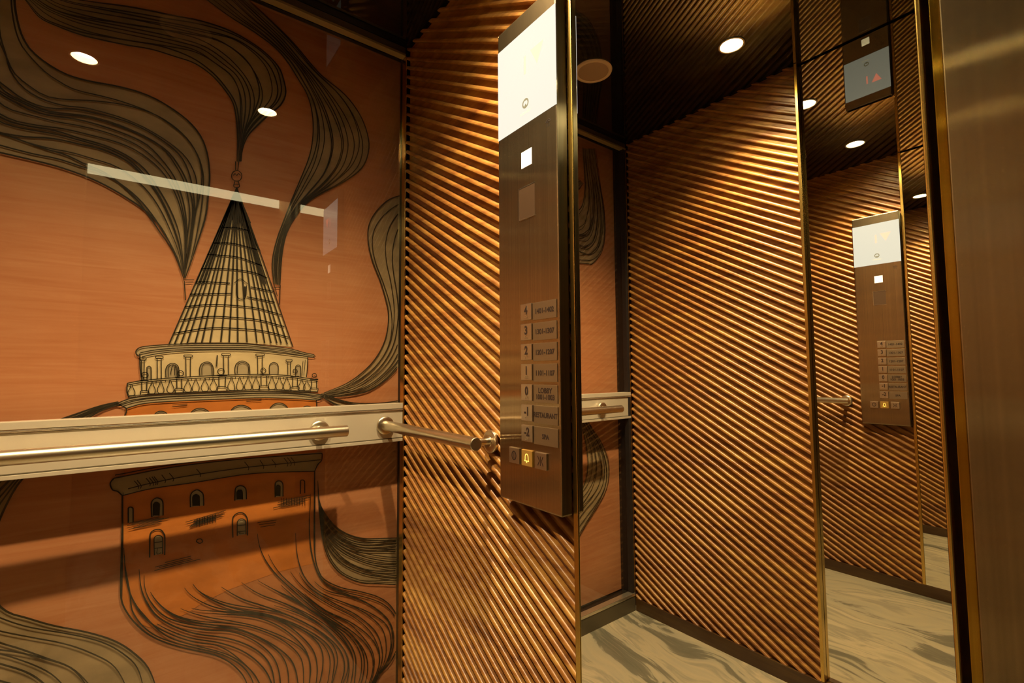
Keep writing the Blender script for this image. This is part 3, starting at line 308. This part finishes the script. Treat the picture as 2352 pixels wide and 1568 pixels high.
# ------------------------------------------------------------------ plinths
bm = bmesh.new(); box(bm, -.0035, YF + .003, .0003, .012, -.002, .0520, .001); struct(obj('baseboard_right', bm, M['plinth']))
bm = bmesh.new(); box(bm, -W - .008, YF + .003, .0003, -1.0970, -.002, .0520, .001); struct(obj('baseboard_left', bm, M['plinth']))
bm = bmesh.new()
box(bm, -1.0960, .000, .0003, -.0045, .026, .0640, 0, 0)
box(bm, -1.0960, -.002, .0640, -.0045, .026, .0770, .0015, 1)
struct(obj('baseboard_back', bm, [M['alu_dark'], M['alu_shine']]))
# ------------------------------------------------------------------ frame of the mural niche
bm = bmesh.new()
box(bm, -1.0975, .000, 2.068, -.0035, .024, 2.076, .001, 0)
box(bm, -1.0975, .003, 2.0765, -.0035, .024, H - .001, 0, 1)
struct(obj('trim_1', bm, [M['trim_metal'], M['alu_dark']]))
bm = bmesh.new(); box(bm, -1.0930, .001, .0775, -1.0780, .024, 2.0675, .001, 0); box(bm, -1.0975, .000, .0775, -1.0935, .024, 2.0675, .0008, 1); struct(obj('trim_2', bm, [M['black'], M['brass']]))  # black strip paints the shaded side of the niche, brass line beside it
bm = bmesh.new(); box(bm, -.0034, .0003, .0775, .0005, .024, 2.0675, .0005); struct(obj('trim_3', bm, M['brass']))
bm = bmesh.new(); box(bm, -1.0995, .0265, .0005, -1.0935, .0735, 2.0975); box(bm, .0125, .0265, .0005, .0155, .0735, 2.0975); struct(obj('trim_4', bm, M['black']))  # niche sides, painted black for the shade in the recess

# glass panes in front of the mural
for z0, z1, lab in ((.952, 2.067, 'clear glass pane over the upper mural with lamp reflections, above the aluminium band'),
                    (.0775, .832, 'clear glass pane over the lower mural, below the aluminium band')):
    bm = bmesh.new()
    vs = [bm.verts.new(p) for p in ((-1.092, .0255, z0), (.010, .0255, z0), (.010, .0255, z1), (-1.092, .0255, z1))]
    bm.faces.new(vs); tag(obj('glass_pane', bm, M['glass'], smooth=None), lab, 'glass pane')

# ------------------------------------------------------------------ mural
YM = .075
def catmull(pts, n=8):
    P = [Vector(p) for p in pts]; P = [2 * P[0] - P[1]] + P + [2 * P[-1] - P[-2]]; out = []
    for i in range(1, len(P) - 2):
        for k in range(n):
            t = k / n; a, b, c, d = P[i - 1:i + 3]
            out.append(.5 * ((2 * b) + (c - a) * t + (2 * a - 5 * b + 4 * c - d) * t * t + (3 * b - a - 3 * c + d) * t ** 3))
    out.append(P[-2]); return out
def resample(P, n):
    L = [0]
    for a, b in zip(P, P[1:]): L.append(L[-1] + (b - a).length)
    out = []; j = 0
    for i in range(n):
        s = L[-1] * i / (n - 1)
        while j < len(L) - 2 and L[j + 1] < s: j += 1
        t = (s - L[j]) / max(1e-9, L[j + 1] - L[j]); out.append(P[j].lerp(P[j + 1], min(1, max(0, t))))
    return out
XL, XR, ZB, ZT = -1.091, .0120, .070, 2.090
def inside(p): return XL < p[0] < XR and ZB < p[1] < ZT
def mural():
    bm = bmesh.new(); rnd = random.Random(7)
    box(bm, XL - .002, YM, ZB - .002, XR + .0003, YM + .0065, ZT + .002)
    mi = dict(board=0, smoke=1, cream=2, stone=3, brick=4, ink=5, wash=6)
    depth = [YM - .0002]
    def poly(P, m):
        depth[0] -= .00003
        P = clip_poly([tuple(p) for p in P])
        if len(P) < 3: return
        vs = [bm.verts.new((p[0], depth[0], p[1])) for p in P]
        es = [bm.edges.new((vs[i], vs[(i + 1) % len(vs)])) for i in range(len(vs))]
        r = bmesh.ops.triangle_fill(bm, use_beauty=True, edges=es)
        for f in r['geom']:
            if isinstance(f, bmesh.types.BMFace): f.material_index = mi[m]
    def clip_poly(P):
        for ax, lim, s in ((0, XL, 1), (0, XR, -1), (1, ZB, 1), (1, ZT, -1)):
            out = []
            for a, b in zip(P, P[1:] + P[:1]):
                ia, ib = s * (a[ax] - lim) >= 0, s * (b[ax] - lim) >= 0
                if ia: out.append(a)
                if ia != ib:
                    t = (lim - a[ax]) / (b[ax] - a[ax]); out.append((a[0] + t * (b[0] - a[0]), a[1] + t * (b[1] - a[1])))
            P = out
            if len(P) < 3: return []
        Q = []
        for p in P:
            if not Q or (abs(p[0] - Q[-1][0]) + abs(p[1] - Q[-1][1])) > 1e-5: Q.append(p)
        if len(Q) > 1 and abs(Q[0][0] - Q[-1][0]) + abs(Q[0][1] - Q[-1][1]) < 1e-5: Q.pop()
        return Q
    def ribbon(P, w, y, taper=True):
        prev = None; n = len(P)
        for i, p in enumerate(P):
            d = P[min(i + 1, n - 1)] - P[max(i - 1, 0)]
            if d.length < 1e-9: continue
            nrm = Vector((-d.y, d.x)).normalized()
            k = 1
            if taper:
                e = min(i, n - 1 - i) / max(1, n - 1); k = .32 + .68 * min(1, e * 7)
            a, b = p + nrm * w * k / 2, p - nrm * w * k / 2
            ok = inside(a) and inside(b)
            cur = (bm.verts.new((a.x, y, a.y)), bm.verts.new((b.x, y, b.y))) if ok else None
            if cur and prev: bm.faces.new((prev[0], prev[1], cur[1], cur[0])).material_index = 5
            prev = cur
    curves = {k: [resample(catmull([(x / 1000, z / 1000) for x, z in g]), 70) for g in gs] for k, gs in SMOKE.items()}
    for k, gs in curves.items():
        for a, b in zip(gs, gs[1:]): poly(a + b[::-1], 'wash' if k == 'smoke_h' else 'smoke')
    for m, P in FILLS: poly([(x / 1000, z / 1000) for x, z in P], m)
    for k, gs in curves.items():
        nb, fan = SMOKE_STRANDS[k]
        for gi, (a, b) in enumerate(zip(gs, gs[1:])):
            for j in range(0 if gi == 0 else 1, nb + 2):
                t0 = j / (nb + 1); edge = (gi == 0 and j == 0) or (gi == len(gs) - 2 and j == nb + 1)
                ph = rnd.uniform(0, 6.3); am = 0 if edge else .55 / (nb + 1); fr = rnd.uniform(.8, 1.7)
                st = int(rnd.uniform(0, 24)) if fan and not edge else 0
                P = []
                for i in range(st, 70):
                    s = i / 69; t = t0 + am * math.sin(ph + fr * 6.28 * s)
                    P.append(a[i].lerp(b[i], t))
                ribbon(P, rnd.uniform(.0026, .0036) * (1.15 if edge else 1), YM - .0042 - rnd.random() * .0004)
    for w_, P in STROKES:
        pts = [(x / 1000, z / 1000) for x, z in P]
        ribbon(resample(catmull(pts, 6), max(8, len(pts) * 5)) if len(pts) > 2 else resample([Vector(p) for p in pts], 6), w_ / 10000, YM - .0047, False)
    o = obj('mural_board', bm, [M[k] for k in ('board', 'smoke', 'cream', 'stone', 'brick', 'ink', 'wash')], smooth=None)
    tag(o, 'orange mural of a round stone tower with flowing smoke lines, behind glass', 'mural')
mural()

# ------------------------------------------------------------------ aluminium band across the mural
bm = bmesh.new()
x0, x1 = -1.0960, -.0045
box(bm, x0, .0030, .8462, x1, .030, .9268, 0, 0)                       # recessed middle face
box(bm, x0, .0000, .9342, x1, .030, .9500, .0010, 0)                   # top lip
box(bm, x0, -.0006, .9282, x1, .030, .9328, .0014, 1)                  # bright bead
box(bm, x0, .0000, .8342, x1, .030, .8432, .0010, 0)                   # bottom lip
box(bm, x0, .0012, .8438, x1, .030, .8456, .0005, 2)
band = tag(obj('rail_band', bm, [M['alu'], M['alu_shine'], M['alu_dark']]), 'wide pale aluminium band running across the mural behind the handrail', 'wall rail band')

# ------------------------------------------------------------------ handrails
def rounded_tube(bm, p0, p1, r, axis):
    L = abs(p1 - p0); s = 1 if p1 > p0 else -1
    return [(0, 0), (r - .0012, 0), (r, s * .0012), (r, p1 - p0 - s * .0012), (r - .0012, p1 - p0), (0, p1 - p0)]
def flange(parent, c, axis, s, rr=.0265):
    """cover disc on the wall at c, standing out along s*axis"""
    bm = bmesh.new()
    lathe(bm, [(0.0001, s * .0095), (.012, s * .0095), (.0125, s * .0080), (rr - .006, s * .0075), (rr - .001, s * .0060), (rr, s * .0048), (rr, 0), (0.0001, 0)], c, axis)
    return obj('flange', bm, M['steel_rail'], parent, True)
t = empty('handrail', (-.58, -.0595, .886), 'long stainless steel handrail bar along the mural band', 'handrail')
inv = lambda t: Matrix.Translation(-Vector(t.location))
def par(o, t): o.parent = t; o.matrix_parent_inverse = inv(t); return o
bm = bmesh.new(); lathe(bm, rounded_tube(bm, -.9570, -.1960, .0152, 'x'), (-.9570, -.0595, .886), 'x'); par(obj('rail_bar', bm, M['steel_rail'], smooth=True), t)
for bx in (-.254, -.902):
    par(flange(None, (bx, -.0012, .886), 'y', -1), t)
    bm = bmesh.new(); lathe(bm, [(.0001, 0), (.0078, 0), (.0078, -.046), (.0001, -.046)], (bx, -.0065, .886), 'y'); par(obj('bracket', bm, M['steel_rail'], smooth=True), t)
t = empty('handrail', (-.0625, -.25, .886), 'short stainless steel handrail from the band corner over the ribbed wood', 'handrail')
bm = bmesh.new(); lathe(bm, rounded_tube(bm, -.003, -.4990, .0150, 'y'), (-.0625, -.003, .886), 'y'); par(obj('rail_bar', bm, M['steel_rail'], smooth=True), t)
par(flange(None, (-.0625, -.0012, .886), 'y', -1), t)
par(flange(None, (-.0010, -.4690, .884), 'x', -1), t)
bm = bmesh.new(); lathe(bm, [(.0001, 0), (.0080, 0), (.0080, -.044), (.0001, -.044)], (-.009, -.4690, .885), 'x'); par(obj('bracket', bm, M['steel_rail'], smooth=True), t)
for o in C.objects:
    if o.name.startswith(('rail_bar', 'flange', 'bracket')) and o.type == 'MESH':
        o.data.set_sharp_from_angle(angle=rad(35))

# ------------------------------------------------------------------ car operating panel
PX = -.0285                                        # front face
py0, py1, pz0, pz1 = -.7335, -.5400, .7760, 1.8105
cop = empty('button_panel', (PX, (py0 + py1) / 2, pz0), 'tall brushed steel elevator button panel with white display, mounted on ribbed wood', 'button panel')
def CP(o): return par(o, cop)
bm = bmesh.new(); box(bm, PX, py0, pz0, -.0012, py1, pz1, .0035)
bm.normal_update()
for f in bm.faces:
    if abs(f.normal.y) > .9: f.material_index = 1
CP(obj('faceplate', bm, [M['steel_panel'], M['steel_side']]))
bm = bmesh.new(); box(bm, PX - .0006, py0 + .0012, 1.5625, PX + .002, py1 - .0012, 1.7675); disp = CP(obj('display', bm, M['display'], label='lit white display screen'))
def yz_plate(name, y0, y1, z0, z1, m, d=.0006, th=.002, bev=0, label=None):
    bm = bmesh.new(); box(bm, PX - d, min(y0, y1), z0, PX - d + th, max(y0, y1), z1, bev); return CP(obj(name, bm, m, label=label))
def flatpoly(bm, pts, x):                          # pts: (y, z)
    f = bm.faces.new([bm.verts.new((x, y, z)) for y, z in pts]); return f
def stroke(bm, pts, w, x):
    P = [Vector(p) for p in pts]; prev = None; n = len(P); cl = (P[0] - P[-1]).length < 1e-6
    for i, p in enumerate(P):
        a = P[i - 1] if i else (P[-2] if cl else P[0]); b = P[i + 1] if i < n - 1 else (P[1] if cl else P[-1])
        d = (b - a).normalized(); nn = Vector((-d.y, d.x)) * w / 2
        cur = [bm.verts.new((x, p.x + nn.x, p.y + nn.y)), bm.verts.new((x, p.x - nn.x, p.y - nn.y))]
        if prev: bm.faces.new((prev[0], prev[1], cur[1], cur[0]))
        prev = cur
def sub(o, p):
    o.parent = p; return o
# text standing on the panel face, reading along -y
def text(name, s, size, y, z, x, m, parent, sx=1.0, bold=0.0, space=1.0):
    cu = bpy.data.curves.new(name, 'FONT'); cu.body = s; cu.size = size; cu.align_x = 'CENTER'; cu.align_y = 'CENTER'
    cu.extrude = .0001; cu.offset = bold; cu.space_character = space
    o = bpy.data.objects.new(name, cu); C.objects.link(o)
    o.matrix_world = Matrix(((0, 0, -1, x), (-sx, 0, 0, y), (0, 1, 0, z), (0, 0, 0, 1)))
    bpy.context.view_layer.update()
    me = bpy.data.meshes.new_from_object(o.evaluated_get(bpy.context.evaluated_depsgraph_get()))
    me.transform(o.matrix_world); C.objects.unlink(o); bpy.data.objects.remove(o)
    me.materials.clear(); me.materials.append(m)
    r = bpy.data.objects.new(name, me); C.objects.link(r)
    return sub(r, parent)
xd = PX - .0009
# company mark: ring with a wedge rising from below, words under it
bm = bmesh.new(); lc = (-.6385, 1.6065); R0 = .0105
N = 40
for i in range(N):
    a0, a1 = 2 * math.pi * i / N, 2 * math.pi * (i + 1) / N
    def ri(a): return .0072 + .0008 * math.cos(a)
    pts = [(lc[0] + r * math.sin(a), lc[1] + r * math.cos(a)) for a, r in ((a0, R0), (a1, R0))]
    q = []
    for a in (a1, a0):
        yy = .0070 * math.sin(a); zz = .0070 * math.cos(a) - .0012
        if abs(yy) > .0022 or zz < 0: zz = .0068 * math.cos(a)
        q.append((lc[0] + yy, lc[1] + zz))
    flatpoly(bm, pts + q, xd)
flatpoly(bm, [(lc[0], lc[1] - .0005), (lc[0] - .0052, lc[1] - .0085), (lc[0] + .0052, lc[1] - .0085)], xd - .0001)
sub(obj('company_mark', bm, M['logo'], smooth=None), disp)
text('word_mark', 'schindler', .0095, -.6385, 1.5875, xd, M['logo_soft'], disp, 1.0)
bm = bmesh.new(); flatpoly(bm, [(-.6560, 1.7130), (-.6980, 1.7130), (-.6770, 1.6730)], xd); sub(obj('arrow', bm, M['display_red'], smooth=None), disp)
bm = bmesh.new(); box(bm, xd, -.6410, 1.6700, xd + .0003, -.6345, 1.7100); sub(obj('digit', bm, M['display_red']), disp)

yz_plate('emergency_light', -.6228, -.6565, 1.4705, 1.5050, M['square'], .0006, label='lit white square')
bm = bmesh.new(); box(bm, PX - .0005, -.6652, 1.3610, PX + .001, -.6142, 1.4290, .0004); card = CP(obj('notice_plate', bm, M['card'], label='dark etched notice plate'))
bm = bmesh.new()
for a, b in (((-.6652, 1.3610), (-.6142, 1.3610)), ((-.6142, 1.3610), (-.6142, 1.4290)), ((-.6142, 1.4290), (-.6652, 1.4290))):
    box(bm, PX - .0010, min(a[0], b[0]) - .0005, min(a[1], b[1]) - .0005, PX, max(a[0], b[0]) + .0005, max(a[1], b[1]) + .0005)
sub(obj('plate_edge', bm, M['steel_button']), card)
bm = bmesh.new()
for k, r in enumerate((.003, .006, .009)):
    stroke(bm, [(-.7080 + r * math.sin(rad(a)), 1.5330 + r * math.cos(rad(a))) for a in range(-60, 61, 15)], .0012, PX - .0004)
for k in range(3): stroke(bm, [(-.7040 - k * .004, 1.5270 + k * .0005), (-.7035 - k * .004, 1.5330)], .0009, PX - .0004)
CP(obj('speech_grille', bm, M['ink_black'], smooth=None))
rows = [('4', ['1401-1402']), ('3', ['1301-1307']), ('2', ['1201-1207']), ('1', ['1101-1107']), ('0', ['LOBBY', '1001-1003']), ('-1', ['RESTAURANT']), ('-2', ['SPA'])]
names = {'4': 'floor four', '0': 'lobby'}
DZ = .04088
for i, (s, lines) in enumerate(rows):
    zt = 1.1823 - i * DZ
    bm = bmesh.new(); box(bm, PX - .0040, -.6546, zt - .0328, PX + .001, -.6203, zt, .0010); b = CP(obj('button', bm, M['steel_button']))
    text('numeral', s, .0235, -.6378, zt - .0140, PX - .0043, M['ink_black'], b, .80, .0009)
    bm = bmesh.new()
    rr = random.Random(i)
    for k in range(6):
        yy = -.6340 - (k % 3) * .0040 ; zz = zt - .0255 - (k // 3) * .0032
        if rr.random() < .7: box(bm, PX - .0050, yy - .0009, zz - .0009, PX - .0039, yy + .0009, zz + .0009, .0003)
    box(bm, PX - .0050, -.6400, zt - .0242, PX - .0039, -.6360, zt - .0234)
    sub(obj('braille', bm, M['alu_shine']), b)
    bm = bmesh.new(); box(bm, PX - .0014, -.7262, zt - .0350, PX + .001, -.6562, zt - .0002, .0003); lp = CP(obj('label_plate', bm, M['label_plate']))
    for j, tx in enumerate(lines):
        zz = zt - .0185 if len(lines) == 1 else zt - .0118 - j * .0125
        fit = {'RESTAURANT': .80, '1001-1003': .92}.get(tx, .94)
        text('lettering', tx, .0138 if tx != 'SPA' else .0128, -.6910, zz, PX - .0016, M['ink_black'], lp, fit, .00045)
for y0, y1, kind in ((-.5785, -.6118, 'open'), (-.6200, -.6532, 'bell'), (-.6615, -.6955, 'close')):
    zt, zb = .8876, .8556; ym, zm = (y0 + y1) / 2, (zt + zb) / 2
    bm = bmesh.new(); box(bm, PX - .0040, y1, zb, PX + .001, y0, zt, .0010)
    b = CP(obj('button', bm, M['bell_halo'] if kind == 'bell' else M['steel_button'], label='button with a lit yellow bell' if kind == 'bell' else None))
    bm = bmesh.new(); x = PX - .0042
    if kind == 'open':
        stroke(bm, [(ym + .0068 * math.sin(rad(a)), zm + .0085 * math.cos(rad(a))) for a in range(0, 361, 20)], .0026, x)
        stroke(bm, [(ym, zm - .006), (ym, zm + .006)], .0022, x)
    elif kind == 'close':
        stroke(bm, [(ym, zm - .009), (ym, zm + .009)], .0020, x)
        for s_ in (-1, 1):
            stroke(bm, [(ym + s_ * .0078, zm + .009), (ym + s_ * .0030, zm), (ym + s_ * .0078, zm - .009)], .0020, x)
    else:
        stroke(bm, [(ym + .0072, zm - .0055), (ym + .0048, zm - .0030), (ym + .0044, zm + .0040), (ym + .0028, zm + .0072), (ym, zm + .0084), (ym - .0028, zm + .0072), (ym - .0044, zm + .0040), (ym - .0048, zm - .0030), (ym - .0072, zm - .0055), (ym + .0072, zm - .0055)], .0017, x)
        stroke(bm, [(ym, zm - .0055), (ym, zm - .0090)], .0028, x)
    sub(obj('symbol', bm, M['bell'] if kind == 'bell' else M['ink_black'], smooth=None), b)

# ------------------------------------------------------------------ ceiling fittings
for k, (lx, ly) in enumerate(LAMPS):
    lab = ('bright round recessed ceiling downlight nearest the button panel wall', 'bright round recessed ceiling downlight nearest the bare ribbed wall')[k]
    t = empty('ceiling_light', (lx, ly, H), lab, 'ceiling light', 'recessed downlights in the black ceiling')
    bm = bmesh.new(); lathe(bm, [(.0338, -.0005), (.0400, -.0005), (.0400, -.0022), (.0345, -.0030), (.0336, -.0005)], (lx, ly, H)); par(obj('trim_ring', bm, M['lamp_ring'], smooth=True), t)
    bm = bmesh.new(); lathe(bm, [(.0336, -.0004), (.0325, .020)], (lx, ly, H)); par(obj('reflector', bm, M['lamp_cup'], smooth=True), t)
    bm = bmesh.new(); lathe(bm, [(.0330, 0), (.0330, .004)], (lx, ly, H + .0202), closed=True); par(obj('diffuser', bm, M['lamp_on'], smooth=False), t)
t = empty('ceiling_speaker', (-.575, -.281, H), 'round beige speaker set in the black ceiling, seen in the mirror', 'speaker')
bm = bmesh.new(); lathe(bm, [(.0530, -.0040), (.0560, -.0060), (.0650, -.0045), (.0665, -.0004)], (-.575, -.281, H)); par(obj('rim', bm, M['speaker_ring'], smooth=True), t)
bm = bmesh.new(); lathe(bm, [(.0001, -.0036), (.0528, -.0036), (.0528, -.0006), (.0001, -.0006)], (-.575, -.281, H)); par(obj('grille', bm, M['grille'], smooth=False), t)

# ------------------------------------------------------------------ door column and light bar
t = empty('door_column', (-.006, -1.45, 0), 'wide brushed stainless steel door column with gold edge strip, beside the mirror', 'door column')
bm = bmesh.new(); box(bm, -.0070, -2.2, .0004, .06, -1.2865, 2.3, .0012); par(obj('column_face', bm, M['steel_column']), t)
bm = bmesh.new(); box(bm, -.0030, -1.2858, .0004, .014, -1.2775, H - .002, .0008); par(obj('edge_strip', bm, M['gold'], label='gold edge strip'), t)
t = empty('light_bar', (-.45, -1.77, 2.10), 'slim white light bar on the landing outside the door, reflected in the mural glass', 'lamp')
bm = bmesh.new(); box(bm, -.99, -1.80, 2.055, .16, -1.752, 2.16); par(obj('housing', bm, M['dark_paint']), t)
bm = bmesh.new(); box(bm, -.97, -1.7515, 2.064, .14, -1.748, 2.145); par(obj('diffuser', bm, M['bar_light']), t)
